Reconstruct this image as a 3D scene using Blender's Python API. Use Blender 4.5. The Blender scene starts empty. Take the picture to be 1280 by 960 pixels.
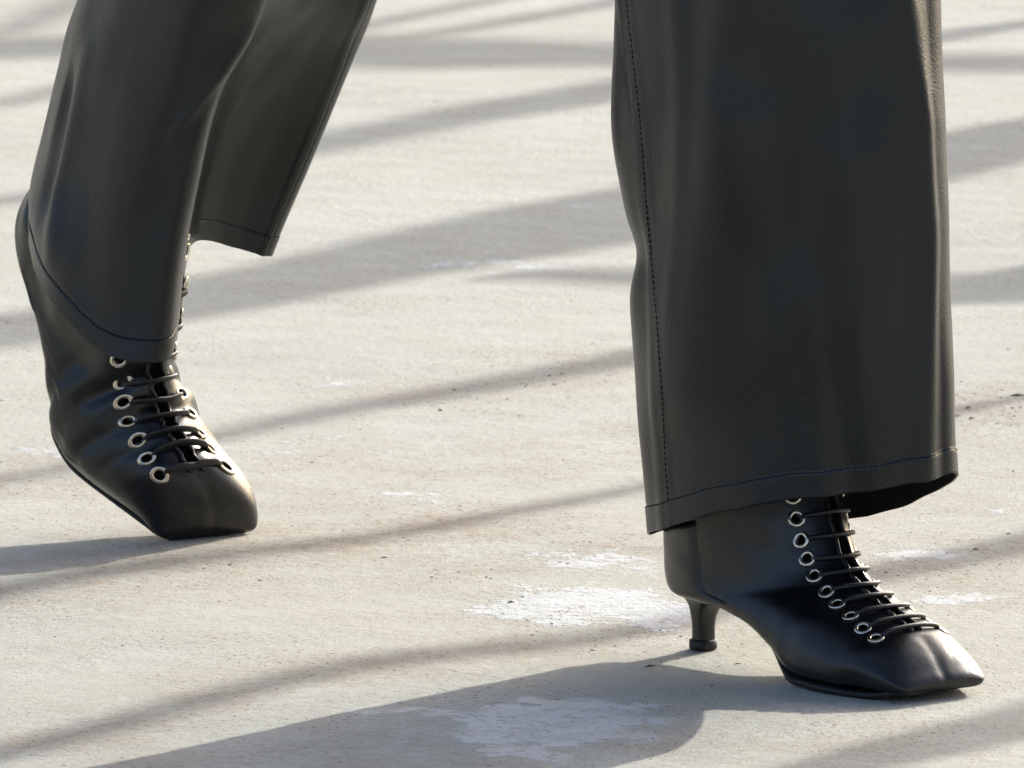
import bpy, math, random
import numpy as np
from mathutils import Vector, Matrix

# ------------------------------------------------------------------ camera, sky, sun, exposure
scene = bpy.context.scene
col = scene.collection
R = math.radians
CAM_Y, CAM_H, PITCH, FPX = -7.881, 1.3896, R(8.64), 15600.0
cam_d = bpy.data.cameras.new('camera'); cam = bpy.data.objects.new('camera', cam_d); col.objects.link(cam)
cam.location = (0, CAM_Y, CAM_H); cam.rotation_euler = (R(90) - PITCH, 0, 0)
cam_d.sensor_width = 36.0; cam_d.lens = 36.0 * FPX / 1280.0
cam_d.clip_start = 0.1; cam_d.clip_end = 2000
cam_d.dof.use_dof = True; cam_d.dof.focus_distance = 8.08; cam_d.dof.aperture_fstop = 42
scene.camera = cam
SUN_EL = R(24.5)
SH = np.array([-0.610, -0.790]); SH = SH / np.linalg.norm(SH)          # direction shadows fall on the ground
SUNV = np.array([-SH[0] * math.cos(SUN_EL), -SH[1] * math.cos(SUN_EL), math.sin(SUN_EL)])   # towards the sun
world = bpy.data.worlds.new('World'); scene.world = world; world.use_nodes = True
wn = world.node_tree.nodes; wl = world.node_tree.links
bg = wn['Background']; sky = wn.new('ShaderNodeTexSky'); sky.sky_type = 'NISHITA'; sky.sun_disc = False
sky.sun_elevation = SUN_EL; sky.sun_rotation = math.atan2(SUNV[0], SUNV[1])
sky.air_density = 0.75; sky.dust_density = 4.6; sky.ozone_density = 1.0
bg.inputs['Strength'].default_value = 0.15
wl.new(sky.outputs['Color'], bg.inputs['Color'])
sun_d = bpy.data.lights.new('sun', 'SUN'); sun_o = bpy.data.objects.new('sun', sun_d); col.objects.link(sun_o)
sun_d.energy = 3.3; sun_d.angle = R(0.53); sun_d.color = (1.0, 0.965, 0.89)
sun_o.rotation_euler = Vector(SUNV).to_track_quat('Z', 'Y').to_euler()
vs = scene.view_settings
scene.display_settings.display_device = 'sRGB'
vs.view_transform = 'Standard'; vs.look = 'None'; vs.gamma = 1.0; vs.use_curve_mapping = False
vs.exposure = 0.92
scene.render.engine = 'CYCLES'

rng = np.random.default_rng(7)
random.seed(7)

# ------------------------------------------------------------------ survey helpers (read off the photograph's geometry)
CP, SP = math.cos(PITCH), math.sin(PITCH)
def at(px, py, y):                       # photo reading at a known distance y -> world point
    a = (px - 640) / FPX; b = (480 - py) / FPX
    d = np.array([a, CP + b * SP, -SP + b * CP])
    k = (y - CAM_Y) / d[1]
    return np.array([0, CAM_Y, CAM_H]) + d * k
def gnd(px, py):                         # photo reading on the ground -> world point
    a = (px - 640) / FPX; b = (480 - py) / FPX
    d = np.array([a, CP + b * SP, -SP + b * CP])
    return np.array([0, CAM_Y, CAM_H]) + d * (-CAM_H / d[2])
def proj(P):
    v = np.asarray(P) - np.array([0, CAM_Y, CAM_H])
    dep = v[..., 1] * CP - v[..., 2] * SP; up = v[..., 1] * SP + v[..., 2] * CP
    return 640 + FPX * v[..., 0] / dep, 480 - FPX * up / dep

# ------------------------------------------------------------------ object helpers
def mesh_obj(name, V, F, mat=None, parent=None, smooth=True):
    me = bpy.data.meshes.new(name)
    me.from_pydata([tuple(map(float, v)) for v in V], [], [tuple(int(i) for i in f) for f in F])
    me.validate(); me.update()
    if mat: me.materials.append(mat)
    if smooth: me.polygons.foreach_set('use_smooth', [True] * len(me.polygons))
    o = bpy.data.objects.new(name, me); col.objects.link(o)
    if parent: o.parent = parent
    return o
def tag(o, label=None, cat=None, group=None, kind=None):
    if label: o['label'] = label
    if cat: o['category'] = cat
    if group: o['group'] = group
    if kind: o['kind'] = kind
    return o
def grid_faces(n, m, close_u=True, off=0, flip=False):     # n rings of m points
    F = []
    for i in range(n - 1):
        for j in range(m if close_u else m - 1):
            a = off + i * m + j; b = off + i * m + (j + 1) % m
            c = off + (i + 1) * m + (j + 1) % m; d = off + (i + 1) * m + j
            F.append((a, d, c, b) if flip else (a, b, c, d))
    return F
def cr_open(P, t):                        # Catmull-Rom through rows of P, parameter in rows
    P = np.asarray(P, float); n = len(P)
    t = np.clip(np.asarray(t, float), 0, n - 1); i = np.minimum(t.astype(int), n - 2); f = t - i
    g = lambda k: P[np.clip(k, 0, n - 1)]
    p0 = np.where((i == 0).reshape((-1,) + (1,) * (P.ndim - 1)), 2 * g(i) - g(i + 1), g(i - 1))
    p3 = np.where((i == n - 2).reshape((-1,) + (1,) * (P.ndim - 1)), 2 * g(i + 1) - g(i), g(i + 2))
    p1, p2 = g(i), g(i + 1); f = f.reshape((-1,) + (1,) * (P.ndim - 1))
    return 0.5 * (2 * p1 + (p2 - p0) * f + (2 * p0 - 5 * p1 + 4 * p2 - p3) * f ** 2 + (3 * p1 - p0 - 3 * p2 + p3) * f ** 3)
def cr_closed(P, t):
    P = np.asarray(P, float); n = len(P); t = np.asarray(t, float)
    i = np.floor(t).astype(int); f = (t - i).reshape((-1,) + (1,) * (P.ndim - 1))
    p0, p1, p2, p3 = P[(i - 1) % n], P[i % n], P[(i + 1) % n], P[(i + 2) % n]
    return 0.5 * (2 * p1 + (p2 - p0) * f + (2 * p0 - 5 * p1 + 4 * p2 - p3) * f ** 2 + (3 * p1 - p0 - 3 * p2 + p3) * f ** 3)
def sstep(a, b, x):
    t = np.clip((x - a) / (b - a), 0, 1); return t * t * (3 - 2 * t)
def gauss(x, s): return np.exp(-(x / s) ** 2)
_ph = rng.uniform(0, 6.28, (64, 3)); _kv = rng.normal(0, 1, (64, 3))
def vnoise(P, freq, seed=0, n=10):        # smooth random field from a few plane waves
    P = np.asarray(P) * freq; s = 0
    for k in range(n):
        kk = _kv[(seed * 7 + k * 3) % 64]; s = s + np.sin(P[..., 0] * kk[0] + P[..., 1] * kk[1] + P[..., 2] * kk[2] + _ph[(seed * 5 + k) % 64, 0])
    return s / math.sqrt(n)
def grid_normals(G, close_u=True):        # G: n x m x 3
    du = (np.roll(G, -1, 1) - np.roll(G, 1, 1)) if close_u else np.gradient(G, axis=1)
    dv = np.gradient(G, axis=0)
    N = np.cross(du, dv); L = np.linalg.norm(N, axis=2, keepdims=True); return N / np.maximum(L, 1e-9)
def tube(path, rad, k=8, cap=True):
    path = np.asarray(path, float); n = len(path)
    rad = np.full(n, rad) if np.isscalar(rad) else np.asarray(rad)
    T = np.gradient(path, axis=0); T /= np.linalg.norm(T, axis=1, keepdims=True) + 1e-12
    up = np.array([0.3, 0.2, 0.93]); V = []
    a = np.cross(T[0], up)
    if np.linalg.norm(a) < 0.2: a = np.cross(T[0], np.array([1, 0, 0.]))
    for i in range(n):
        a = a - T[i] * np.dot(a, T[i]); a /= np.linalg.norm(a); b = np.cross(T[i], a)
        for j in range(k):
            w = 2 * math.pi * j / k
            V.append(path[i] + rad[i] * (math.cos(w) * a + math.sin(w) * b))
    F = grid_faces(n, k)
    if cap:
        F.append(tuple(reversed(range(k)))); F.append(tuple(range((n - 1) * k, n * k)))
    return V, F

# ------------------------------------------------------------------ materials
def new_mat(name):
    m = bpy.data.materials.new(name); m.use_nodes = True
    nt = m.node_tree; return m, nt, nt.nodes['Principled BSDF']
def nnoise(nt, vec, scale, detail=4, rough=0.55, dist=0.0):
    n = nt.nodes.new('ShaderNodeTexNoise'); n.inputs['Scale'].default_value = scale
    n.inputs['Detail'].default_value = detail; n.inputs['Roughness'].default_value = rough
    n.inputs['Distortion'].default_value = dist; nt.links.new(vec, n.inputs['Vector']); return n.outputs['Fac']
def mrange(nt, val, a, b, c, d, smooth=True):
    n = nt.nodes.new('ShaderNodeMapRange'); n.interpolation_type = 'SMOOTHSTEP' if smooth else 'LINEAR'
    for k, v in zip(('From Min', 'From Max', 'To Min', 'To Max'), (a, b, c, d)): n.inputs[k].default_value = v
    nt.links.new(val, n.inputs['Value']); return n.outputs['Result']
def math_n(nt, op, a, b=None):
    n = nt.nodes.new('ShaderNodeMath'); n.operation = op
    for i, v in enumerate((a, b)):
        if v is None: continue
        if isinstance(v, (int, float)): n.inputs[i].default_value = v
        else: nt.links.new(v, n.inputs[i])
    return n.outputs[0]
def mixc(nt, fac, a, b):
    n = nt.nodes.new('ShaderNodeMix'); n.data_type = 'RGBA'
    if isinstance(fac, (int, float)): n.inputs[0].default_value = fac
    else: nt.links.new(fac, n.inputs[0])
    for s, v in ((6, a), (7, b)):
        if isinstance(v, tuple): n.inputs[s].default_value = (*v, 1)
        else: nt.links.new(v, n.inputs[s])
    return n.outputs[2]
def bump(nt, h, strength, dist, prev=None):
    n = nt.nodes.new('ShaderNodeBump'); n.inputs['Strength'].default_value = strength; n.inputs['Distance'].default_value = dist
    nt.links.new(h, n.inputs['Height'])
    if prev is not None: nt.links.new(prev, n.inputs['Normal'])
    return n.outputs['Normal']
def objco(nt):
    return nt.nodes.new('ShaderNodeTexCoord').outputs['Object']

def leather(name, colr, rough, grain, gscale, spec=0.5, dust=0.0, wr=0.0):
    m, nt, b = new_mat(name); co = objco(nt)
    n1 = nnoise(nt, co, gscale, 3, 0.6); n2 = nnoise(nt, co, 22, 4, 0.6)
    v = nt.nodes.new('ShaderNodeTexVoronoi'); v.inputs['Scale'].default_value = gscale * 0.8; nt.links.new(co, v.inputs['Vector'])
    c = mixc(nt, mrange(nt, n2, 0.3, 0.75, 0, 1), colr, tuple(x * 1.2 for x in colr))
    if dust:
        c = mixc(nt, mrange(nt, nnoise(nt, co, 60, 6, 0.7), 0.56, 0.8, 0, dust), c, (0.20, 0.18, 0.15))
    nt.links.new(c, b.inputs['Base Color'])
    nt.links.new(mrange(nt, n2, 0.25, 0.8, rough - 0.03, rough + 0.05), b.inputs['Roughness'])
    b.inputs['Specular IOR Level'].default_value = spec
    nr = bump(nt, math_n(nt, 'ADD', n1, v.outputs['Distance']), grain, 0.0006)
    if wr: nr = bump(nt, nnoise(nt, co, 45, 3, 0.5, 0.6), wr, 0.003, nr)
    nt.links.new(nr, b.inputs['Normal']); return m
M_TROUSER = leather('trouser_leather', (0.0044, 0.0058, 0.0060), 0.335, 0.28, 700, 0.42, 0.0, 0.10)
M_TIN = leather('trouser_lining', (0.006, 0.006, 0.007), 0.8, 0.1, 900, 0.2)
M_BOOT = leather('boot_leather', (0.0058, 0.0062, 0.0062), 0.27, 0.14, 1100, 0.5, 0.0, 0.16)
M_SOLE = leather('sole_rubber', (0.010, 0.010, 0.010), 0.55, 0.15, 700, 0.4, 0.25)
M_HEEL = leather('heel_leather', (0.0062, 0.0064, 0.0064), 0.31, 0.08, 1300, 0.5)
def lace_mat():
    m, nt, b = new_mat('lace_cord'); co = objco(nt)
    w = nt.nodes.new('ShaderNodeTexWave'); w.inputs['Scale'].default_value = 420; w.inputs['Distortion'].default_value = 1.5
    nt.links.new(co, w.inputs['Vector'])
    nt.links.new(mixc(nt, w.outputs['Fac'], (0.006, 0.006, 0.007), (0.014, 0.014, 0.015)), b.inputs['Base Color'])
    b.inputs['Roughness'].default_value = 0.5
    nt.links.new(bump(nt, w.outputs['Fac'], 0.3, 0.0004), b.inputs['Normal']); return m
M_LACE = lace_mat()
def metal_mat():
    m, nt, b = new_mat('eyelet_nickel'); co = objco(nt)
    b.inputs['Metallic'].default_value = 1.0
    n = nnoise(nt, co, 160, 2)
    nt.links.new(mixc(nt, n, (0.68, 0.61, 0.49), (0.76, 0.70, 0.58)), b.inputs['Base Color'])
    nt.links.new(mrange(nt, n, 0.3, 0.7, 0.16, 0.34), b.inputs['Roughness']); return m
M_METAL = metal_mat()
def thread_mat():
    m, nt, b = new_mat('black_thread'); co = objco(nt)
    nt.links.new(mixc(nt, nnoise(nt, co, 800), (0.0035, 0.0030, 0.0024), (0.007, 0.006, 0.005)), b.inputs['Base Color'])
    b.inputs['Roughness'].default_value = 1.0; b.inputs['Specular IOR Level'].default_value = 0.0; return m
M_THREAD = thread_mat()
def skin_mat():
    m, nt, b = new_mat('skin'); co = objco(nt)
    nt.links.new(mixc(nt, nnoise(nt, co, 30), (0.42, 0.25, 0.18), (0.50, 0.31, 0.23)), b.inputs['Base Color'])
    b.inputs['Roughness'].default_value = 0.5; return m
M_SKIN = skin_mat()
def bark_mat():
    m, nt, b = new_mat('bark'); co = objco(nt)
    n = nnoise(nt, co, 14, 6, 0.65, 0.5)
    nt.links.new(mixc(nt, n, (0.06, 0.05, 0.04), (0.17, 0.15, 0.125)), b.inputs['Base Color'])
    b.inputs['Roughness'].default_value = 0.9
    nt.links.new(bump(nt, n, 0.7, 0.01), b.inputs['Normal']); return m
M_BARK = bark_mat()
def husk_mat():
    m, nt, b = new_mat('dry_husk'); co = objco(nt)
    nt.links.new(mixc(nt, nnoise(nt, co, 40, 2), (0.07, 0.045, 0.03), (0.30, 0.23, 0.15)), b.inputs['Base Color'])
    b.inputs['Roughness'].default_value = 0.9; return m
M_HUSK = husk_mat()
def ground_mat():
    m, nt, b = new_mat('worn_concrete'); co = objco(nt)
    def att(n):
        a = nt.nodes.new('ShaderNodeAttribute'); a.attribute_name = n; return a.outputs['Fac']
    big = nnoise(nt, co, 1.7, 5, 0.6); mid = nnoise(nt, co, 11, 6, 0.62); fine = nnoise(nt, co, 95, 6, 0.7); grit = nnoise(nt, co, 420, 3, 0.7)
    c = mixc(nt, mrange(nt, big, 0.3, 0.7, 0, 1), (0.382, 0.392, 0.345), (0.432, 0.446, 0.402))
    c = mixc(nt, mrange(nt, mid, 0.35, 0.7, 0, 0.55), c, (0.365, 0.35, 0.298))
    c = mixc(nt, mrange(nt, fine, 0.45, 0.75, 0, 0.5), c, (0.36, 0.32, 0.26))
    c = mixc(nt, mrange(nt, grit, 0.45, 0.70, 0, 0.5), c, (0.29, 0.265, 0.215))
    # brown grit on dirty streaks; also paints shade along limb stripes and leg shadow
    dirt_shade = att('dirt_shade')
    dm = math_n(nt, 'MULTIPLY', dirt_shade, mrange(nt, math_n(nt, 'ADD', math_n(nt, 'MULTIPLY', fine, 0.6), math_n(nt, 'MULTIPLY', mid, 0.5)), 0.38, 0.68, 0, 1))
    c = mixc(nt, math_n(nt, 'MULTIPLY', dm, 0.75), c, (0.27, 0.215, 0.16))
    # dark specks, clustered
    sp = nnoise(nt, co, 230, 2, 0.5); cl = nnoise(nt, co, 5.5, 3, 0.6)
    spk = math_n(nt, 'MULTIPLY', mrange(nt, sp, 0.635, 0.69, 0, 1), mrange(nt, math_n(nt, 'ADD', cl, math_n(nt, 'MULTIPLY', dirt_shade, 0.2)), 0.44, 0.66, 0.12, 1))
    c = mixc(nt, math_n(nt, 'MULTIPLY', spk, 0.85), c, (0.12, 0.085, 0.055))
    # remains of white road paint with chipped edges
    pf = att('paint')
    e = math_n(nt, 'ADD', math_n(nt, 'MULTIPLY', math_n(nt, 'SUBTRACT', nnoise(nt, co, 26, 7, 0.68), 0.5), 2.1), math_n(nt, 'MULTIPLY', math_n(nt, 'SUBTRACT', fine, 0.5), 0.7))
    pm = mrange(nt, math_n(nt, 'ADD', pf, e), 0.44, 0.74, 0, 1)
    pm = math_n(nt, 'MULTIPLY', pm, mrange(nt, pf, 0.02, 0.2, 0, 1))
    pm = math_n(nt, 'MULTIPLY', pm, mrange(nt, grit, 0.56, 0.70, 1, 0.2))
    pm = math_n(nt, 'MULTIPLY', pm, mrange(nt, nnoise(nt, co, 75, 4, 0.6), 0.52, 0.64, 1, 0.3))
    c = mixc(nt, math_n(nt, 'MULTIPLY', pm, mrange(nt, nnoise(nt, co, 38, 5, 0.65), 0.3, 0.65, 0.35, 0.85)), c, (0.50, 0.54, 0.57))
    nt.links.new(c, b.inputs['Base Color'])
    nt.links.new(mrange(nt, pm, 0, 1, 0.88, 0.62), b.inputs['Roughness'])
    b.inputs['Specular IOR Level'].default_value = 0.25
    h = math_n(nt, 'ADD', math_n(nt, 'MULTIPLY', fine, 0.8), math_n(nt, 'MULTIPLY', grit, 0.35))
    h = math_n(nt, 'ADD', math_n(nt, 'SUBTRACT', h, math_n(nt, 'MULTIPLY', spk, 0.3)), math_n(nt, 'MULTIPLY', mid, 0.9))
    nr = bump(nt, h, 0.42, 0.005)
    nr = bump(nt, pm, 0.5, 0.0012, nr)
    nt.links.new(nr, b.inputs['Normal']); return m
M_GROUND = ground_mat()

# ------------------------------------------------------------------ ground: one sheet to the horizon, fine near the walker
def line_set(lo, hi, step, far, grow=1.35):
    a = list(np.arange(lo, hi + 1e-6, step)); s = step; x = hi; out = []
    while x < far: s *= grow; x += s; out.append(x)
    s = step; x = lo; pre = []
    while x > -far: s *= grow; x -= s; pre.append(x)
    return np.array(pre[::-1] + a + out)
gx = line_set(-1.1, 1.1, 0.012, 400); gy = line_set(-0.9, 5.2, 0.016, 400)
GX, GY = np.meshgrid(gx, gy)
def seg_d(x, y, ax, ay, bx, by):
    dx, dy = bx - ax, by - ay; t = np.clip(((x - ax) * dx + (y - ay) * dy) / (dx * dx + dy * dy + 1e-12), 0, 1)
    return np.hypot(x - ax - t * dx, y - ay - t * dy)
P3 = np.stack([GX, GY, GX * 0], -1)
near = (np.abs(GX) < 6) & (np.abs(GY) < 12)
GZ = np.where(near, 0.0009 * vnoise(P3, 9.0, 1) + 0.0006 * vnoise(P3, 31.0, 2), 0.0)
paint = np.zeros_like(GX)
# (photo px, py, half-width px, half-height px, strength)
for px, py, rx, ry, st in [(730, 757, 165, 30, 1.0), (835, 770, 60, 22, 1.0), (735, 701, 105, 16, 0.8), (820, 716, 60, 12, .6),
                           (690, 905, 170, 42, 1.0), (660, 942, 80, 20, .8), (520, 893, 110, 14, .62), (440, 902, 60, 8, .5),
                           (1190, 745, 95, 12, .85), (1150, 692, 70, 10, .8), (520, 618, 130, 12, .5), (395, 560, 120, 40, .42), (430, 480, 130, 14, .45),
                           (620, 330, 240, 12, .55), (1240, 640, 60, 14, .5), (1000, 790, 60, 16, .7), (60, 560, 90, 25, .5), (740, 262, 90, 12, .5), (230, 560, 100, 20, .5)]:
    c = gnd(px, py); e1 = gnd(px + rx, py); e2 = gnd(px, py - ry); e3 = gnd(px, py + ry)
    ax = e1[0] - c[0]; ay = (e2[1] - e3[1]) / 2
    d = np.sqrt(((GX - c[0]) / ax) ** 2 + ((GY - c[1]) / ay) ** 2)
    paint = np.maximum(paint, st * np.clip(1.25 - d * 0.9, 0, 1))
dirt_shade = np.zeros_like(GX)  # dirty streaks, plus brown shade painted along the limbs' shadow stripes
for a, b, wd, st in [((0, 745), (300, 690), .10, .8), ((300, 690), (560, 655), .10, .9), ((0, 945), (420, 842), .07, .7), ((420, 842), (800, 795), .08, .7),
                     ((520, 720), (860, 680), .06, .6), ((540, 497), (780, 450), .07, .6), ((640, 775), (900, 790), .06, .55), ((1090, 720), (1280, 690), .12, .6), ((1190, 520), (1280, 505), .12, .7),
                     ((0, 600), (90, 590), .10, .8), ((480, 580), (780, 560), .2, .35), ((850, 650), (1280, 600), .2, .3), ((150, 960), (900, 930), .16, .45)]:  # last segment paints a brown tint into the leg's shadow
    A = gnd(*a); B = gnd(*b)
    dirt_shade = np.maximum(dirt_shade, st * gauss(seg_d(GX, GY, A[0], A[1], B[0], B[1]), wd))
ground = mesh_obj('ground', np.stack([GX, GY, GZ], -1).reshape(-1, 3), grid_faces(len(gy), len(gx), False), M_GROUND)
for nm, arr in (('paint', paint), ('dirt_shade', dirt_shade)):
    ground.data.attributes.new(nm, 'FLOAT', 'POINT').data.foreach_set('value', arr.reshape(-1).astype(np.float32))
tag(ground, 'pale worn concrete ground with chipped white paint', kind='structure')

# ------------------------------------------------------------------ bare tree out of frame on the right, its limbs cast the soft stripes
def limb_pts(pts, h_right, lean=1.0):
    """pts: (px, py, width px) read from left to right along a stripe; height of the limb grows to the left."""
    out = []; G = [gnd(p[0], p[1])[:2] for p in pts]; base = G[-1]
    for g, p in zip(G, pts):
        h = h_right + lean * max(np.dot(g - base, SH), -0.3) * math.tan(SUN_EL)
        t = h / math.sin(SUN_EL)
        y = g[1]; dist = math.hypot(y - CAM_Y, CAM_H); scale = FPX / dist; sp = CAM_H / dist
        w = p[2] / (scale * sp) * 0.66
        out.append((np.array([g[0], g[1], 0]) + SUNV * t, w / 2 * 1.12))
    return out
STRIPES = [
    ([(-60, 428, 42), (0, 414, 42), (235, 372, 46), (480, 322, 50), (770, 268, 56), (1185, 192, 46), (1290, 170, 46)], 1.7, 1.0, True),
    ([(-60, 262, 12), (0, 250, 14), (240, 216, 18), (395, 184, 24), (600, 146, 26), (765, 116, 26), (1000, 70, 18), (1180, 44, 12), (1290, 28, 10)], 1.9, 1.0, True),
    ([(-60, 612, 8), (0, 602, 12), (90, 588, 12), (300, 541, 14), (430, 512, 18), (530, 496, 16), (600, 484, 18), (780, 449, 18), (1000, 404, 18), (1190, 362, 22), (1290, 345, 22)], 1.35, 1.0, True),
    ([(620, 346, 9), (700, 343, 11), (780, 345, 13), (1000, 352, 16), (1190, 356, 22), (1290, 354, 26)], 1.4, 0.5, False),
    ([(-60, 64, 20), (0, 62, 22), (90, 58, 22), (260, 56, 20), (440, 62, 22), (560, 68, 28), (660, 68, 24), (760, 69, 20), (1000, 74, 14), (1180, 77, 14), (1290, 78, 16)], 2.0, 0.6, True),
    ([(380, 72, 6), (450, 58, 7), (600, 33, 8), (760, 6, 8), (860, -14, 8)], 2.0, 1.0, False),
    ([(-60, 72, 7), (0, 50, 8), (90, 12, 8), (160, -18, 8)], 2.2, 1.0, False),
    ([(-60, 142, 6), (0, 130, 8), (60, 114, 9), (260, 72, 9), (330, 58, 9)], 2.1, 1.0, False),
    ([(-60, 762, 20), (0, 747, 22), (100, 722, 22), (300, 692, 20), (470, 670, 18), (640, 640, 14), (900, 590, 12), (1200, 516, 10), (1290, 500, 8)], 1.3, 1.0, True),
    ([(-60, 966, 16), (0, 948, 20), (130, 912, 22), (400, 842, 24), (600, 813, 22), (800, 790, 20), (1090, 722, 24), (1280, 684, 30), (1330, 672, 30)], 1.3, 1.0, True),
    ([(930, 985, 30), (1050, 958, 34), (1160, 930, 36), (1290, 900, 36)], 1.3, 1.0, True),
]
base_xy = gnd(640, 330)[:2] - SH * 4.2
tree = bpy.data.objects.new('bare_tree', None); col.objects.link(tree); tree.location = (base_xy[0], base_xy[1], 0)
tag(tree, 'leafless tree standing outside the picture on the right, throwing soft stripes of shade', 'tree')
def tree_part(name, V, F):
    o = mesh_obj(name, np.asarray(V) - np.array([base_xy[0], base_xy[1], 0]), F, M_BARK, tree); return o
trunk_top = np.array([base_xy[0], base_xy[1], 0.75])
V, F = tube([(base_xy[0] + .02, base_xy[1] - .03, -0.15), (base_xy[0], base_xy[1], 0.1), (base_xy[0] - .01, base_xy[1], .4), tuple(trunk_top), tuple(trunk_top + [0, 0, .25])], [.24, .19, .16, .15, .10], 16)
tree_part('trunk', V, F)
for k, (pts, hr, lean, to_trunk) in enumerate(STRIPES):
    lp = limb_pts(pts, hr, lean)
    path = [p for p, r in lp]; rad = [r for p, r in lp]
    if to_trunk:                                       # grow it down to the trunk
        e = path[-1]; d = e - path[-2]; d = d / np.linalg.norm(d)
        s = np.linspace(0, 1, 7)[1:]
        ctrl = e + d * 0.6
        for q in s:
            path.append((1 - q) ** 2 * e + 2 * q * (1 - q) * ctrl + q * q * (trunk_top + [0, 0, -0.05 + 0.02 * k])); rad.append(rad[len(lp) - 1] * (1 - q) + 0.07 * q)
    else:
        e = path[-1]; d = e - path[-2]; d = d / np.linalg.norm(d); path.append(e + d * .4); rad.append(rad[-1])
    path = np.array(path); rad = np.array(rad)
    tt = np.linspace(0, len(path) - 1, 8 * len(path))
    pf = cr_open(path, tt); rf = np.interp(tt, range(len(rad)), rad)
    pf = pf + 0.008 * np.stack([vnoise(pf, 5, 3), vnoise(pf, 5, 4), vnoise(pf, 5, 5)], -1)
    rf = rf * (1 + 0.12 * vnoise(pf, 9, 6))
    V, F = tube(pf, np.maximum(rf, .006), 9)
    tree_part('limb', V, F)

# ------------------------------------------------------------------ the walker
HEEL = gnd(878, 812)
person = bpy.data.objects.new('person', None); col.objects.link(person); person.location = (HEEL[0], HEEL[1], 0)
tag(person, 'person striding to the right in wide black leather trousers and black lace-up boots', 'person')
PL = np.array(person.location)
def pobj(name, V, F, mat, parent, smooth=True):           # world-space verts under a child of the person
    o = mesh_obj(name, np.asarray(V) - PL, F, mat, parent, smooth); return o

# ---- boot: sections run from heel/sole profile A to shin/instep profile B (metres, x forward from the heel tip, z up)
#        ax     az     bx     bz     w     yB    flat
SEC = [(-.019, .165, .100, .168, .046, .012, 0.0),
       (-.021, .140, .103, .150, .044, .013, 0.0),
       (-.023, .115, .107, .132, .041, .014, 0.0),
       (-.025, .092, .112, .112, .038, .014, 0.0),
       (-.026, .068, .122, .091, .0355, .013, 0.05),
       (-.023, .048, .134, .074, .0345, .012, 0.15),
       (-.010, .0385, .147, .0640, .0345, .011, 0.35),
       (.020, .0365, .157, .0585, .0355, .010, 0.45),
       (.050, .0335, .166, .0545, .037, .009, 0.5),
       (.080, .0275, .175, .0510, .0395, .008, 0.55),
       (.105, .0180, .184, .0480, .0425, .007, 0.65),
       (.128, .0065, .193, .0450, .0455, .006, 0.75),
       (.155, .0040, .204, .0415, .0465, .005, 0.85),
       (.182, .0040, .215, .0380, .0455, .003, 0.9),
       (.206, .0050, .2245, .0325, .0422, .002, 0.95),
       (.222, .0058, .2325, .0262, .0388, .001, 1.0),
       (.232, .0060, .2385, .0195, .0366, .0, 1.0),
       (.2385, .0062, .2422, .0152, .0340, .0, .9),
       (.2415, .0066, .2436, .0124, .0305, .0, .85)]
SEC = np.array(SEC)
NU, NV = 72, 120
def boot_surface(ysc=1.0):
    S = cr_open(SEC, np.linspace(0, len(SEC) - 1, NV)); G = np.zeros((NV, NU, 3))
    ang = np.linspace(0, 2 * math.pi, NU, endpoint=False)
    for i, (ax, az, bx, bz, w, yb, fl) in enumerate(S):
        ca, sa = np.cos(ang), np.sin(ang)
        kb = 1 - 0.5 * fl; kt = 1 - 0.12 * fl
        s = 0.5 * (1 - np.sign(ca) * np.abs(ca) ** np.where(ca > 0, kb, kt))
        g = np.sign(sa) * np.abs(sa) ** np.where(ca > 0, kb, 1.0 - 0.05 * fl)
        s = s ** (1 + 0.45 * fl)
        G[i, :, 0] = ax + (bx - ax) * s; G[i, :, 2] = az + (bz - az) * s
        G[i, :, 1] = g * w + yb * ysc * s
    return G
BEND_X = 0.160
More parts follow.
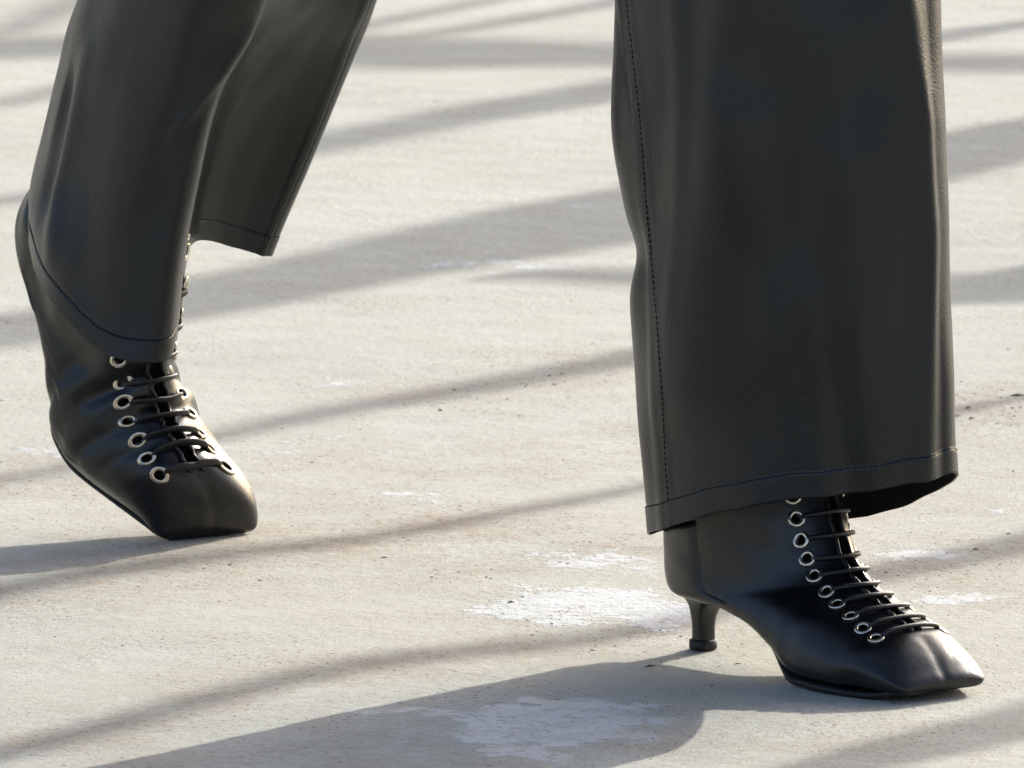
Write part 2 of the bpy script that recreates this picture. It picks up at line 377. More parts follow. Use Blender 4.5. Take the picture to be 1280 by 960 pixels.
def make_boot(name, place, bend, seed, wrinkle, n_eye, label, ysc=1.0, gap=(.0245, .0045), low=.2065):
    """place: local->world ; bend: local deformation"""
    G = boot_surface(ysc); N = grid_normals(G)
    # outward test
    if np.sum((G[40, 0] - G[40].mean(0)) * N[40, 0]) < 0: N = -N
    X = G[..., 0]; Z = G[..., 2]
    disp = 0.0004 * vnoise(G, 50, seed) + 0.0002 * vnoise(G, 120, seed + 1)
    ank = gauss(Z - 0.075, .03) * gauss(X - 0.05, .06)
    disp = disp + ank * (0.0012 if wrinkle > .001 else 0.0005) * np.sin((Z * 1.0 + X * 0.55) * 210 + 2 * vnoise(G, 25, seed + 2))
    if wrinkle:
        vw = gauss(X - 0.135 + 0.3 * (Z - .03), .035) * sstep(0.008, 0.02, Z)
        phs = (X + 0.35 * Z + 0.3 * np.abs(G[..., 1])) * 175 + 0.9 * vnoise(G, 30, seed + 3)
        fold = 2 * (0.5 + 0.5 * np.sin(1.6 * phs)) ** 2.2 - 0.7                      # sharp valleys between rounded rolls
        disp = disp - vw * wrinkle * (fold + .3) * (0.6 + 0.4 * np.sin(X * 90 + 4 * G[..., 1] * 30))
    # seam down the middle of the vamp
    jt = NU // 2; j = np.arange(NU); seam = gauss((j - jt), 0.9)[None, :] * (np.arange(NV) > 86)[:, None]
    disp = disp - 0.0009 * seam
    G2 = G + N * disp[..., None]
    def W(P): return place(bend(np.asarray(P, float)))
    V = list(G2.reshape(-1, 3)); F = grid_faces(NV, NU)
    c = G2[-1].mean(0); V.append(c); ci = len(V) - 1; o = (NV - 1) * NU
    F += [(o + jj, o + (jj + 1) % NU, ci) for jj in range(NU)]
    boot = pobj(name, W(V), F, M_BOOT, person)
    if label: boot['label'] = label
    sd = boot.modifiers.new('sub', 'SUBSURF'); sd.levels = 1; sd.render_levels = 1
    # heel counter: a second layer of leather round the back
    i0, i1 = 18, 58
    back = []
    js = np.arange(-16, 17)
    ii = np.arange(22, 50)
    CV = []; CF = []
    for a, i in enumerate(ii):
        for jj in js:
            q = G[i, jj % NU]; CV.append(q + N[i, jj % NU] * ((0.0008 if wrinkle > .001 else 0.0016) if abs(jj) < 16 and 0 < a < len(ii) - 1 else -0.0008) + N[i, jj % NU] * disp[i, jj % NU])
    CF = grid_faces(len(ii), len(js), False)
    hc = pobj('heel_counter', W(CV), CF, M_HEEL, boot)
    # outsole following the bottom profile
    xs = np.array([-.022, -.015, 0, .02, .045, .07, .09, .108, .122, .135, .15, .165, .182, .2, .215, .226, .233, .239, .2415])
    zb = np.interp(xs, [-.03, -.012, .02, .05, .08, .105, .124, .135, .20, .215, .235, .25], [.0395, .0370, .0350, .0320, .0260, .0150, .0035, .0, .0, .0010, .0045, .0070])
    hw = np.interp(xs, [-.024, -.02, -.01, .01, .05, .08, .108, .135, .165, .19, .215, .233, .238, .242], [.003, .008, .012, .016, .016, .019, .029, .0395, .0445, .0440, .0392, .0350, .0322, .027])
    ring = []
    tx = np.linspace(0, len(xs) - 1, 70); xs2 = cr_open(xs[:, None], tx)[:, 0]; zb2 = cr_open(zb[:, None], tx)[:, 0]; hw2 = cr_open(hw[:, None], tx)[:, 0]
    SV = []
    for x, z, h in zip(xs2, zb2, hw2):
        for (yy, dz) in ((-h + .0012, 0), (-h, .0009), (-h, .0028), (-h + .0016, .0040), (h - .0016, .0040), (h, .0028), (h, .0009), (h - .0012, 0)):
            SV.append((x, yy, z + dz))
    SF = grid_faces(70, 8); SF.append(tuple(range(8))); SF.append(tuple(reversed(range(69 * 8, 70 * 8))))
    pobj('sole', W(SV), SF, M_SOLE, boot)
    # heel: D-shaped top narrowing to a slim stem
    hz = [(.0400, -.016, .030, .0195), (.036, -.0120, .022, .0155), (.030, -.0080, .0135, .0108), (.0235, -.0068, .0090, .0084), (.017, -.0062, .0078, .0071), (.010, -.0061, .0076, .0069), (.0062, -.0062, .0077, .0070)]
    hz = cr_open(np.array(hz), np.linspace(0, 6, 26)); HV = []
    for z, xb, xf, w in hz:
        for a in np.linspace(0, 2 * math.pi, 24, endpoint=False):
            cx, sx = math.cos(a), math.sin(a)
            px = (xb + xf) / 2 + (xf - xb) / 2 * np.sign(cx) * abs(cx) ** (0.55 if cx > 0 else 0.9)
            HV.append((px, w * np.sign(sx) * abs(sx) ** .8, z))
    HF = grid_faces(26, 24, flip=True); HF.append(tuple(range(24))); HF.append(tuple(reversed(range(25 * 24, 26 * 24))))
    pobj('heel', W(HV), HF, M_HEEL, boot)
    TV = []
    for z, e in ((.0064, .0), (.0060, .0006), (.0008, .0007), (.0, .0003)):
        for a in np.linspace(0, 2 * math.pi, 24, endpoint=False):
            cx, sx = math.cos(a), math.sin(a)
            TV.append((.0007 + (.0074 + e) * np.sign(cx) * abs(cx) ** .6, (.0076 + e) * np.sign(sx) * abs(sx) ** .75, z))
    TF = grid_faces(4, 24, flip=True); TF.append(tuple(range(24))); TF.append(tuple(reversed(range(72, 96))))
    pobj('heel_tip', W(TV), TF, M_SOLE, boot)
    # ---- opening: tongue strip and the two facing edges along the instep
    Bl = G2[:, jt]; arc = np.concatenate([[0], np.cumsum(np.linalg.norm(np.diff(Bl, axis=0), axis=1))])
    i_low = int(np.argmin(np.abs(Bl[:, 0] - low) + (np.arange(NV) < 40) * 9)); i_top = 6
    def on_ring(fi, dist):                                # point on the boot at ring fi, arc distance from the instep line (+ = left)
        i = int(fi); f = fi - i; i2 = min(i + 1, NV - 1)
        ring = G2[i] * (1 - f) + G2[i2] * f; nr = N[i] * (1 - f) + N[i2] * f
        step = 1 if ring[(jt + 4) % NU, 1] > ring[jt, 1] else -1
        s = step if dist > 0 else -step
        rem = abs(dist); jcur = jt
        while True:
            jn = (jcur + s) % NU; L = np.linalg.norm(ring[jn] - ring[jcur])
            if rem <= L:
                t = rem / L; p = ring[jcur] * (1 - t) + ring[jn] * t; n = nr[jcur] * (1 - t) + nr[jn] * t
                return p, n / np.linalg.norm(n)
            rem -= L; jcur = jn
    for sgn in (1, -1):
        path = []
        for fi in np.linspace(i_top, i_low + 2, 60):
            p, n = on_ring(fi, sgn * (0.0042 + .0006 * math.sin(fi * .9 + sgn)))
            path.append(p + n * 0.0004)
        Vt, Ft = tube(path, 0.0013, 8)
        pobj('facing_edge', W(Vt), Ft, M_BOOT, boot)
    path = []; TV = []
    for fi in np.linspace(i_top, i_low + 1, 60):
        for dd in (-.0040, -.0020, .00001, .0020, .0040):
            p, n = on_ring(fi, dd); TV.append(p + n * (0.0003 + 0.0003 * math.sin(fi * 2.1)))
    pobj('tongue', W(TV), grid_faces(60, 5, False), M_THREAD, boot)
    # ---- eyelets and laces
    top_arc, low_arc = arc[0], arc[i_low]
    n_e = n_eye
    start = arc[int(np.argmin(np.abs(Bl[:, 2] - 0.158)))]
    ee = np.linspace(start, low_arc, n_e)
    wob = np.random.default_rng(seed + 11)
    R0, r0 = 0.0044, 0.0014
    for q, sa in enumerate(ee):
        fi = float(np.interp(sa, arc, np.arange(NV)))
        half = gap[0] + gap[1] * q / (n_e - 1)
        ends = []
        for sgn in (-1, 1):
            fj = np.clip(fi + wob.normal(0, .35), 0, NV - 2)
            p, n = on_ring(fj, sgn * (half + wob.normal(0, .0005)))
            ends.append((p, n))
            n = n + wob.normal(0, .10, 3); n /= np.linalg.norm(n)
            a = np.cross(n, [0, 1, 0.1]); a /= np.linalg.norm(a); b = np.cross(n, a)
            EV = []; EF = []
            K1, K2 = 22, 10
            for u in range(K1):
                cu = math.cos(2 * math.pi * u / K1); su = math.sin(2 * math.pi * u / K1); rd = a * cu + b * su
                for v in range(K2):
                    cv = math.cos(2 * math.pi * v / K2); sv = math.sin(2 * math.pi * v / K2)
                    EV.append(p + n * (0.0002 + 0.0009 * sv) + rd * (R0 + r0 * cv))
            for u in range(K1):
                for v in range(K2):
                    EF.append((u * K2 + v, ((u + 1) % K1) * K2 + v, ((u + 1) % K1) * K2 + (v + 1) % K2, u * K2 + (v + 1) % K2))
            # dark hole behind the ring
            o0 = len(EV); EV.append(p + n * 0.0003)
            for u in range(K1):
                cu = math.cos(2 * math.pi * u / K1); su = math.sin(2 * math.pi * u / K1); EV.append(p + n * .0003 + (a * cu + b * su) * R0)
            nring = len(EF); EF += [(o0, o0 + 1 + u, o0 + 1 + (u + 1) % K1) for u in range(K1)]
            eo = pobj('eyelet', W(EV), EF, M_METAL, boot)
            eo.data.materials.append(M_THREAD)
            for fidx in range(nring, len(EF)): eo.data.polygons[fidx].material_index = 1
        # lace bar
        (pa, na), (pb, nb) = ends
        top, nt_ = on_ring(fi, 0.00001)
        sag = wob.normal(0, .0022)
        pts = []
        for t in np.linspace(0, 1, 25):
            dd = -half + 2 * half * t
            p, n = on_ring(np.clip(fi + sag * 300 * math.sin(math.pi * t) * 1.0, 0, NV - 2), dd if abs(dd) > 1e-6 else 1e-6)
            edge = min(t, 1 - t)
            lift = -0.003 + 0.0047 * float(sstep(0, .16, edge)) + 0.0006 * math.sin(math.pi * t)
            pts.append(p + n * lift)
        # pull the middle taut
        pts = np.array(pts); pts[3:-3] = 0.6 * pts[3:-3] + 0.4 * (0.25 * pts[2:-4] + .5 * pts[3:-3] + .25 * pts[4:-2])
        Vt, Ft = tube(pts, 0.0016, 9)
        pobj('lace', W(Vt), Ft, M_LACE, boot)
    return boot

# front (right) boot, planted
PHI = R(51.5)
Ff = np.array([math.cos(PHI), -math.sin(PHI), 0]); Lf = np.array([math.sin(PHI), math.cos(PHI), 0]); Uz = np.array([0, 0, 1.])
H0 = np.array([HEEL[0], HEEL[1], 0.0008])
def place_front(P): return H0 + P[..., 0:1] * Ff + P[..., 1:2] * Lf + P[..., 2:3] * Uz
boot_f = make_boot('boot', place_front, lambda P: P, 3, 0.0004, 13, 'front boot planted flat under the trouser hem, on a slim kitten heel')

# rear (left) boot, rolled up on its toe
PHB, PIT, ROLL, BEND, ANK = R(58), R(39), R(24.5), R(21), R(42)
TOE = gnd(258, 671)
def mirror(P):
    Q = P.copy(); Q[..., 1] *= -1; return Q
def bend_rear(P):                          # fold at the ball of the foot
    Q = mirror(P)
    Q[..., 1] *= 1.10 + 0.10 * gauss(Q[..., 0] - .14, .06)
    Q[..., 1] += (0.011 + 0.035 * sstep(.075, .0, Q[..., 0])) * sstep(.065, .120, Q[..., 2])
    Q[..., 2] = np.where(Q[..., 2] > .115, .115 + (Q[..., 2] - .115) * .3, Q[..., 2])
    # ankle stretched: the shaft tips back
    wa = sstep(.055, .150, Q[..., 2] + 0.25 * (Q[..., 0] - .05)); an = ANK * wa
    x = Q[..., 0] - .045; z = Q[..., 2] - .075
    Q[..., 0] = .045 + x * np.cos(an) - z * np.sin(an); Q[..., 2] = .075 + x * np.sin(an) + z * np.cos(an)
    d = BEND_X - (Q[..., 0] - 0.25 * np.minimum(Q[..., 2], .05)); soft = 0.06
    ang = BEND * sstep(-soft, soft, d)
    piv = np.array([BEND_X, 0, 0.012]); x = Q[..., 0] - piv[0]; z = Q[..., 2] - piv[2]
    out = Q.copy(); ca, sa = np.cos(ang), np.sin(ang)
    out[..., 0] = piv[0] + x * ca + z * sa; out[..., 2] = piv[2] - x * sa + z * ca
    return out
TOE_Z = 0.0
def place_rear(P):
    Q = P - np.array([0.240, 0, 0.004]); ca, sa = math.cos(PIT), math.sin(PIT)
    x = Q[..., 0] * ca + Q[..., 2] * sa; z = -Q[..., 0] * sa + Q[..., 2] * ca; y = Q[..., 1]
    cr, sr = math.cos(ROLL), math.sin(ROLL)
    zs = 0.15 * np.tanh(z / 0.15); y2 = y - zs * sr * 1.05; z2 = z + 0.15 * y * sr
    # roll is taken out again near the toe so that its edge stays on the ground
    k = sstep(0.0, 0.06, z)
    y2 = y * (1 - k) + y2 * k; z2 = z * (1 - k) + z2 * k
    F2 = np.array([math.cos(PHB), -math.sin(PHB), 0]); L2 = np.array([math.sin(PHB), math.cos(PHB), 0])
    return np.array([TOE[0], TOE[1], TOE_Z]) + x[..., None] * F2 + y2[..., None] * L2 + z2[..., None] * Uz
_xs = np.array([.20, .22, .235, .2415]); _zs = np.array([0, .0016, .0050, .0066])
TOE_Z = 0.0008 - min(float(place_rear(bend_rear(np.array([[x, yy, z]])))[0, 2]) for x, z in zip(_xs, _zs) for yy in (-.033, 0, .033))
boot_r = make_boot('boot', place_rear, bend_rear, 9, 0.0027, 13, 'rear boot rolled up onto its square toe, heel lifted', -0.35, (.0195, .0045), .216)

# ------------------------------------------------------------------ trousers
hip_c = np.array([-0.03, 0.40, 0.93])
def ell(c, a, b, phi, M, tilt=0):
    th = np.linspace(0, 2 * math.pi, M, endpoint=False)
    f = np.array([math.cos(phi), -math.sin(phi), 0]); l = np.array([math.sin(phi), math.cos(phi), 0])
    return c + a * np.cos(th)[:, None] * f + b * np.sin(th)[:, None] * l + tilt * np.cos(th)[:, None] * Uz
yoke_rings = []
for z, a, b in ((0.80, .12, .185), (0.88, .135, .195), (0.96, .125, .180), (1.03, .105, .155), (1.08, .10, .145)):
    yoke_rings.append(ell(np.array([hip_c[0], hip_c[1], z]), a, b, R(53), 48))
YV = np.array(yoke_rings); YV = cr_open(YV, np.linspace(0, 4, 24))
trousers = pobj('trousers', YV.reshape(-1, 3), grid_faces(24, 48), M_TROUSER, person)
trousers['label'] = 'wide black leather trousers'
def add_solid(o):
    s = o.modifiers.new('thick', 'SOLIDIFY'); s.thickness = 0.0014; s.offset = -1
    o.data.materials.append(M_TIN); s.material_offset = 1; s.material_offset_rim = 0

# ---- front leg
MU = 220
lev = [  # z, centre px, half width px
    (0.000, 1006, 189), (0.058, 999, 194), (0.120, 989, 200), (0.170, 985, 202), (0.200, 981, 205), (0.240, 973, 210), (0.286, 972, 207), (0.330, 971, 204), (0.40, 969, 200)]
YC = 0.052
def z_at(v): return (822 - v) / 1925.0
rows = []
hemz = 0.1125
for z, cpx, hw in lev:
    rows.append((cpx, hw, z))
rows = np.array(rows)
zz = np.concatenate([np.linspace(0, 0.03, 22, endpoint=False), np.linspace(0.03, 0.40, 120)])
cpx = cr_open(rows, np.interp(zz, rows[:, 2], np.arange(len(rows))))
th = np.linspace(0, 2 * math.pi, MU, endpoint=False)
G = np.zeros((len(zz), MU, 3))
phi_t = R(38)
ff = np.array([math.cos(phi_t), -math.sin(phi_t)]); ll = np.array([math.sin(phi_t), math.cos(phi_t)])
for i, z in enumerate(zz):
    hwm = cpx[i, 1] / 1955; a = hwm * 1.27; b = 0.074 * hwm / 0.0967
    c_, s_ = np.cos(th), np.sin(th); ex = np.where(c_ > 0, 1.16, 0.95)
    u = a * np.sign(c_) * np.abs(c_) ** ex; w = b * np.sign(s_) * np.abs(s_) ** ex
    cx = (cpx[i, 0] - 640) / 1955
    xo = u * ff[0] + w * ll[0]; xo = np.where(xo > 0, xo * hwm / xo.max(), xo * hwm / -xo.min())
    G[i, :, 0] = cx + xo; G[i, :, 1] = YC + u * ff[1] + w * ll[1]
    # the hem climbs to the front and to the near side
    t = sstep(0.25, 0.0, z)
    hem = hemz + np.where(c_ > 0, 0.025, 0.034) * c_ - 0.022 * np.maximum(s_, 0) ** 2 - 0.001 + 0.0012 * np.sin(3 * th + .6)
    hem = hem + 0.0008 * np.sin(7 * th + 1.0) * np.sin(2 * th) + 0.0004 * np.sin(17 * th) * np.sin(3 * th + 1)
    G[i, :, 2] = z + hem * t + (hemz) * (1 - t)
pxs, pys = proj(G)
L = pxs.min(1, keepdims=True); Rr = pxs.max(1, keepdims=True); nrm = (pxs - L) / (Rr - L)
N = grid_normals(G)
if np.sum((G[60, 0] - G[60].mean(0)) * N[60, 0]) < 0: N = -N
nearm = N[..., 1] < 0.05
def ridge(line, width, amp, side=True):     # line: [(v, px)...] in photo reading; soft fold running along it
    v = np.array([p[0] for p in line]); x = np.array([p[1] for p in line])
    xl = np.interp(pys, v, x); k = gauss(pxs - xl, width) * (nearm if side else ~nearm)
    ends = sstep(v[0] - 60, v[0] + 60, pys) * sstep(v[-1] + 60, v[-1] - 60, pys)
    return amp * k * ends
disp = ridge([(-60, 1122), (60, 1140), (150, 1156), (280, 1165), (420, 1160), (640, 1152)], 15, 0.0055)
disp += ridge([(-60, 1160), (100, 1168), (300, 1177), (640, 1180)], 9, -0.003)
disp += ridge([(-80, 930), (120, 905), (300, 885), (520, 850)], 40, 0.0070)
disp += ridge([(60, 960), (240, 985), (420, 1010), (660, 1060)], 46, -0.0060)
disp += ridge([(200, 1060), (400, 1075), (620, 1110)], 40, 0.0040)
disp += ridge([(280, 905), (420, 925), (640, 985)], 36, -0.003)
disp += ridge([(-60, 840), (100, 850), (260, 845), (420, 835)], 14, 0.0022)
disp += ridge([(330, 1000), (470, 1020), (650, 1040)], 20, 0.0026)
disp += ridge([(-60, 1040), (120, 1060), (300, 1100), (420, 1120)], 26, 0.0024)
disp += 0.0022 * vnoise(G * np.array([1, 1, .4]), 22, 5) + 0.0006 * vnoise(G * np.array([1, 1, .6]), 70, 6)
# pinch at the back of the calf
disp += -0.006 * gauss(pys - 318, 34) * gauss(pxs - 775, 26) + 0.003 * gauss(pys - 205, 60) * gauss(pxs - 766, 22)
# lapped side seam
seam_line = ([(-80, 776), (0, 783), (150, 800), (270, 809), (400, 821), (500, 828), (600, 833), (680, 840)])
sx = np.interp(pys, [p[0] for p in seam_line], [p[1] for p in seam_line])
disp += nearm * (0.0014 * sstep(10, -1, pxs - sx) * sstep(-16, -7, pxs - sx) - 0.0009 * gauss(pxs - sx, 1.8))
# turned hem
hemrow = np.repeat(zz[:, None], MU, 1)
disp += 0.0008 * sstep(0.0178, 0.0160, hemrow) - 0.0005 * gauss(hemrow - 0.0168, .0009)
G1 = G + N * disp[..., None]
kl = np.interp(pys, [-200, 0, 60, 120, 170], [1100, 1141, 1158, 1172, 1182])      # front crease rolls over towards the knee
G1[..., 1] += nearm * 0.5 * np.maximum(pxs - kl, 0) / 1955 * sstep(175, 120, pys)
# carry on over the knee to the hip
def upward(G1, centres):
    last = G1[-1]; c0 = last.mean(0); rings = [last]
    for c, sc in centres:
        rings.append((last - c0) * np.array([sc[0], sc[1], 1]) + np.array(c))
    Rg = cr_open(np.array(rings), np.linspace(0, len(rings) - 1, 40)); return np.concatenate([G1, Rg[1:]], 0)
hipR = hip_c + np.array([-.065, -.05, 0]); hipL = hip_c + np.array([.065, .05, 0])
hipR = hip_c - 0.085 * np.array([math.sin(R(53)), math.cos(R(53)), 0]); hipL = hip_c + 0.085 * np.array([math.sin(R(53)), math.cos(R(53)), 0])
c0 = G1[-1].mean(0)
Gf = upward(G1, [((c0 * .9 + hipR * .1) * [1, 1, 0] + [0, 0, .58], (.93, .93)), ((c0 * .5 + hipR * .5) * [1, 1, 0] + [0, 0, .72], (.88, .88)), (hipR + [0, 0, -.05], (.85, .85))])
leg_f = pobj('trouser_leg', Gf.reshape(-1, 3), grid_faces(len(Gf), MU), M_TROUSER, trousers)
leg_f['label'] = 'front trouser leg hanging straight over the planted boot'
def orient(o):                              # make normals face outward
    import bmesh
    bm = bmesh.new(); bm.from_mesh(o.data); bm.normal_update()
    bm.faces.ensure_lookup_table(); z0 = 0.3; tot = 0
    cs = [f for f in bm.faces if abs(f.calc_center_median().z - z0) < 0.02]
    m = sum((f.calc_center_median() for f in cs), Vector()) / len(cs)
    for f in cs: d = f.calc_center_median() - m; tot += f.normal.x * d.x + f.normal.y * d.y
    if tot < 0: bmesh.ops.reverse_faces(bm, faces=bm.faces)
    bm.to_mesh(o.data); bm.free()
def stitches(G, Nn, path_ij, length, gap, name, parent):
    """little thread dashes laid along a path of grid points"""
    P = np.array([G[i, j] + Nn[i, j] * 0.0004 for i, j in path_ij]); arc = np.concatenate([[0], np.cumsum(np.linalg.norm(np.diff(P, axis=0), axis=1))])
    V = []; F = []; s = 0
    Nn2 = np.array([Nn[i, j] for i, j in path_ij])
    while s + length < arc[-1]:
        ps = [np.array([np.interp(q, arc, P[:, k]) for k in range(3)]) for q in (s, s + length * .5, s + length)]
        n = np.array([np.interp(s, arc, Nn2[:, k]) for k in range(3)])
        v, f = tube([ps[0] - n * .0004, ps[1], ps[2] - n * .0004], 0.00026, 5); o = len(V); V += v; F += [tuple(o + x for x in ff_) for ff_ in f]
        s += length + gap
    o = pobj(name, V, F, M_THREAD, parent); o['kind'] = 'stuff'; return o
Nf = grid_normals(G1)
if np.sum((G1[60, 0] - G1[60].mean(0)) * Nf[60, 0]) < 0: Nf = -Nf
irow = int(np.argmin(np.abs(zz - 0.0168)))
stitches(G1, Nf, [(irow, j % MU) for j in range(MU + 1)], 0.0026, 0.0012, 'hem_stitching', trousers)
px1, py1 = proj(G1)
path = []
for i in range(irow, len(zz)):
    cand = np.where(nearm[i], np.abs(px1[i] - sx[i]), 1e9); path.append((i, int(np.argmin(cand))))
# smooth path through interpolation on the ring
def seam_path(G1, Nf, pxg, sxg, rows_, nm):
    pts = []; ns = []
    for i in rows_:
        idx = np.where(nm[i])[0]; order = idx[np.argsort(pxg[i][idx])]
        x = pxg[i][order]; tgt = sxg[i][order].mean() if False else np.interp(0, [0], [0])
        d = x - sxg[i][order]; k = int(np.argmax(d > 0)); k = max(k, 1)
        t = -d[k - 1] / (d[k] - d[k - 1] + 1e-9); a, b = order[k - 1], order[k]
        pts.append(G1[i, a] * (1 - t) + G1[i, b] * t); ns.append(Nf[i, a] * (1 - t) + Nf[i, b] * t)
    return np.array(pts)[None].transpose(1, 0, 2), np.array(ns)[None].transpose(1, 0, 2)
Ps, Ns = seam_path(G1, Nf, px1, sx, range(irow, len(zz)), nearm)
stitches(Ps, Ns, [(i, 0) for i in range(len(Ps))], 0.0026, 0.0012, 'side_stitching', trousers)
orient(leg_f); add_solid(leg_f)

# ---- rear leg: control rings read around the leg, hem first
RL = [
 [(35, 290, .575), (62, 370, .495), (125, 436, .455), (182, 452, .437), (216, 436, .455), (228, 352, .520), (246, 303, .585), (292, 309, .622), (330, 320, .630), (338, 315, .655), (290, 292, .700), (170, 285, .725), (70, 268, .675)],
 [(36, 238, .580), (66, 312, .495), (128, 366, .455), (188, 372, .435), (226, 350, .450), (239, 262, .515), (262, 228, .580), (315, 232, .612), (363, 240, .620), (373, 232, .642), (320, 220, .690), (200, 215, .725), (85, 212, .675)],
 [(52, 168, .575), (85, 228, .495), (140, 270, .450), (200, 270, .430), (242, 252, .442), (257, 180, .500), (285, 152, .555), (345, 152, .590), (397, 157, .600), (406, 149, .622), (350, 150, .675), (220, 150, .715), (100, 148, .665)],
 [(73, 86, .560), (105, 134, .485), (160, 165, .440), (222, 158, .420), (268, 147, .428), (288, 95, .480), (322, 72, .525), (380, 68, .555), (432, 66, .570), (443, 58, .592), (385, 70, .650), (260, 70, .695), (130, 70, .645)],
 [(93, 10, .545), (130, 42, .465), (190, 58, .425), (250, 48, .405), (312, 34, .410), (340, 6, .450), (372, -5, .485), (418, -8, .512), (460, -5, .530), (470, -12, .552), (410, 0, .620), (290, 0, .665), (170, 0, .615)],
 [(150, -120, .505), (190, -100, .425), (245, -95, .385), (305, -105, .365), (365, -115, .368), (400, -125, .398), (430, -132, .430), (460, -138, .455), (490, -140, .480), (500, -145, .505), (450, -135, .580), (340, -125, .620), (215, -120, .580)],
]
RW = np.array([[at(*p) for p in ring] for ring in RL])
nl = len(RL)
tv = np.concatenate([np.linspace(0, .4, 34, endpoint=False), np.linspace(.4, nl - 1, 150)])
K = RW.shape[1]
Gc = cr_open(RW, tv)                                     # rows x K
MU2 = 260
G = np.stack([cr_closed(Gc[i], np.linspace(0, K, MU2, endpoint=False)) for i in range(len(tv))])
N = grid_normals(G)
N2 = N if np.sum((G[60, 40] - G[60].mean(0)) * N[60, 40]) > 0 else -N
pxs, pys = proj(G); nearm = (N2[..., 1] < 0.05)
disp = 0.0016 * vnoise(G * np.array([1, 1, .5]), 22, 8) + 0.0006 * vnoise(G, 65, 9)
u = np.linspace(0, K, MU2, endpoint=False)
front = ((u > 0.5) & (u < 4.2))[None, :] * 1.0
def ridge2(line, width, amp):
    v = np.array([p[0] for p in line]); x = np.array([p[1] for p in line])
    xl = np.interp(pys, v, x); ends = sstep(v[0] - 40, v[0] + 40, pys) * sstep(v[-1] + 40, v[-1] - 40, pys)
    return amp * gauss(pxs - xl, width) * ends * front
disp += ridge2([(120, 244), (190, 216), (300, 180), (430, 165)], 30, -0.0045)
disp += ridge2([(20, 328), (90, 280), (160, 224), (210, 205)], 12, 0.003)
disp += ridge2([(60, 108), (160, 92), (240, 74), (330, 62)], 9, 0.003)
disp += ridge2([(90, 88), (200, 72), (280, 52)], 7, -0.003)
disp += ridge2([(40, 150), (200, 116), (380, 100)], 22, -0.002)
# turned hem and front seam of the flap
hd = np.concatenate([[0], np.cumsum(np.linalg.norm(np.diff(G.mean(1), axis=0), axis=1))])
hl = np.cumsum(np.concatenate([np.zeros((1, MU2)), np.linalg.norm(np.diff(G, axis=0), axis=2)], 0), 0)
disp += 0.0005 * sstep(0.0152, 0.0140, hl) - 0.0004 * gauss(hl - 0.0148, .0009)
useam = 8.05
disp += (0.0012 * sstep(useam + .02, useam - .02, u) * sstep(useam - .35, useam - .2, u) - 0.0012 * gauss(u - useam, .035))[None, :]
G1 = G + N2 * disp[..., None]
c0 = G1[-1].mean(0)
Gr = upward(G1, [(np.array([-.125, .43, .56]), (.80, .80)), (np.array([-.05, .44, .72]), (.75, .75)), (hipL + [0, 0, -.05], (.75, .75))])
leg_r = pobj('trouser_leg', Gr.reshape(-1, 3), grid_faces(len(Gr), MU2), M_TROUSER, trousers)
leg_r['label'] = 'rear trouser leg with a loose flap swinging in front of the shin'
jr = int(useam / K * MU2)
rowh = [int(np.argmin(np.abs(hl[:, j] - .0148))) for j in range(MU2)]
stitches(G1, N2, [(rowh[j % MU2], j % MU2) for j in range(MU2 + 1)], 0.0026, 0.0012, 'hem_stitching', trousers)
stitches(G1, N2, [(i, jr) for i in range(rowh[jr], len(tv))], 0.0026, 0.0012, 'side_stitching', trousers)
orient(leg_r); add_solid(leg_r)

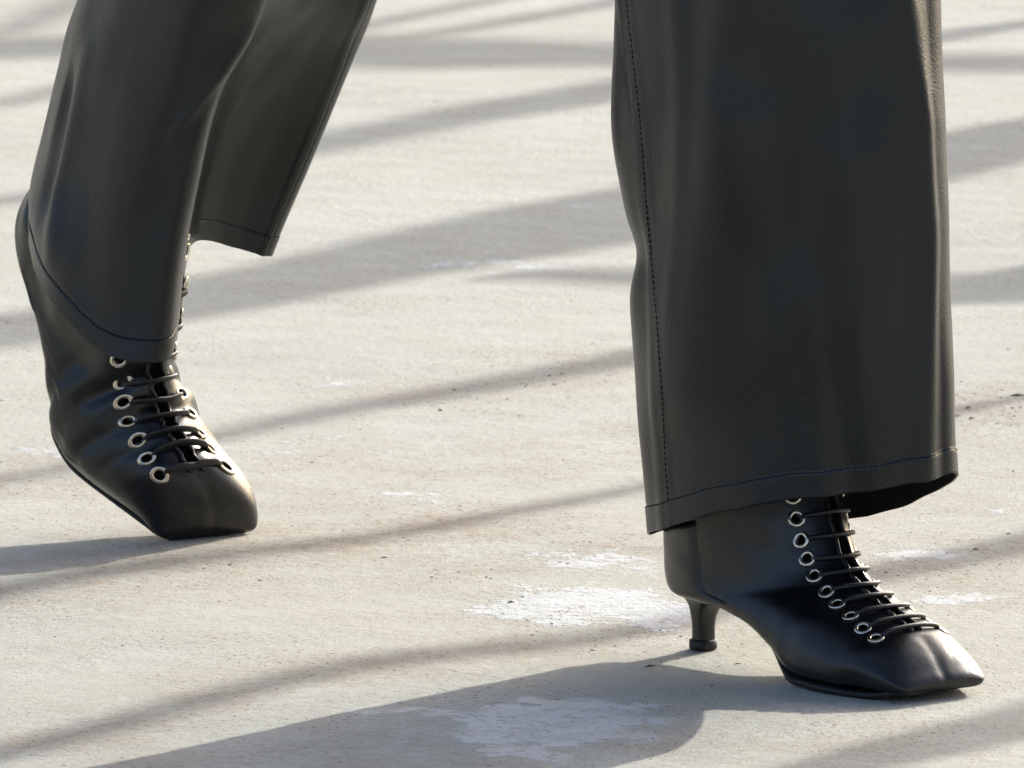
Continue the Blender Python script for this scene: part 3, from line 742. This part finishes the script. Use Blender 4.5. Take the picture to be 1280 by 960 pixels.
# ---- body: both legs as one continuous skin, hidden inside boots and trousers
def body():
    af = place_front(np.array([0.045, 0.006, 0.10])); tf = place_front(np.array([0.045, 0.006, .24])); kf = np.array([.165, .075, .50]); 
    ar = place_rear(bend_rear(np.array([0.045, -0.006, 0.10]) * [1, -1, 1])); tr = place_rear(bend_rear(np.array([.04, .006, .20]))); kr = np.array([-.135, .46, .52])
    ff_ = place_front(np.array([0.15, 0.004, 0.03])); fr = place_rear(bend_rear(np.array([.15, .004, .03])))
    pts = [hip_c + [0, 0, .10], hip_c, hipR + [0, 0, -.02], kf, tf, af, ff_, hipL + [0, 0, -.02], kr, tr, ar, fr]
    ed = [(0, 1), (1, 2), (2, 3), (3, 4), (4, 5), (5, 6), (1, 7), (7, 8), (8, 9), (9, 10), (10, 11)]
    rd = [.10, .10, .075, .05, .038, .028, .012, .075, .05, .038, .028, .012]
    me = bpy.data.meshes.new('body'); me.from_pydata([tuple(p - PL) for p in pts], ed, []); o = bpy.data.objects.new('body', me); col.objects.link(o); o.parent = person
    sk = o.modifiers.new('skin', 'SKIN'); sk.use_smooth_shade = True
    for v, r in zip(me.skin_vertices[0].data, rd): v.radius = (r, r)
    me.skin_vertices[0].data[1].use_root = True
    o.modifiers.new('sub', 'SUBSURF').levels = 1
    me.materials.append(M_SKIN); return o
body()

# ------------------------------------------------------------------ husks, crumbs and bits of twig on the ground
HV = []; HF = []
def husk(p, ln, wd, ht, yaw):
    o = len(HV); c, s = math.cos(yaw), math.sin(yaw); n = 6
    for k in range(3):
        t = k / 2 - .5; w = wd * (0.35, 1, 0.3)[k]; bow = ht * (0.2, 1, .3)[k]
        for q in range(4):
            a = q * math.pi / 2; x = t * ln; y = w * math.cos(a); z = bow * .5 + bow * .5 * math.sin(a)
            HV.append((p[0] + x * c - y * s, p[1] + x * s + y * c, z))
    for k in range(2):
        for q in range(4):
            HF.append((o + k * 4 + q, o + k * 4 + (q + 1) % 4, o + (k + 1) * 4 + (q + 1) % 4, o + (k + 1) * 4 + q))
    HF.append((o, o + 1, o + 2, o + 3)); HF.append((o + 11, o + 10, o + 9, o + 8))
streaks = [((0, 745), (560, 655)), ((520, 720), (860, 680)), ((640, 775), (900, 800)), ((1090, 720), (1280, 690)), ((150, 960), (900, 930)), ((540, 497), (780, 450)), ((0, 600), (90, 590)), ((1180, 520), (1280, 505))]
for k in range(1500):
    if k % 3:
        a, b = streaks[random.randrange(len(streaks))]; t = random.random()
        g = gnd(a[0] + (b[0] - a[0]) * t + random.gauss(0, 20), a[1] + (b[1] - a[1]) * t + random.gauss(0, 14))
    else:
        g = gnd(random.uniform(-60, 1340), random.uniform(430, 1000))
    ln = random.lognormvariate(math.log(.0014), .5)
    husk(g, ln, ln * random.uniform(.12, .35), ln * random.uniform(.15, .3), random.uniform(0, 3.14))
for px, py, ln, yaw in [(1272, 495, .012, .05), (812, 833, .009, .7), (922, 830, .005, .1), (480, 697, .005, 0), (985, 850, .006, 0), (390, 578, .004, 0)]:
    husk(gnd(px, py), ln, ln * .13, ln * .16, yaw)
hk = mesh_obj('ground_litter', HV, HF, M_HUSK, None, False)
tag(hk, 'tiny dry husks and grit scattered over the concrete', 'litter', kind='stuff')
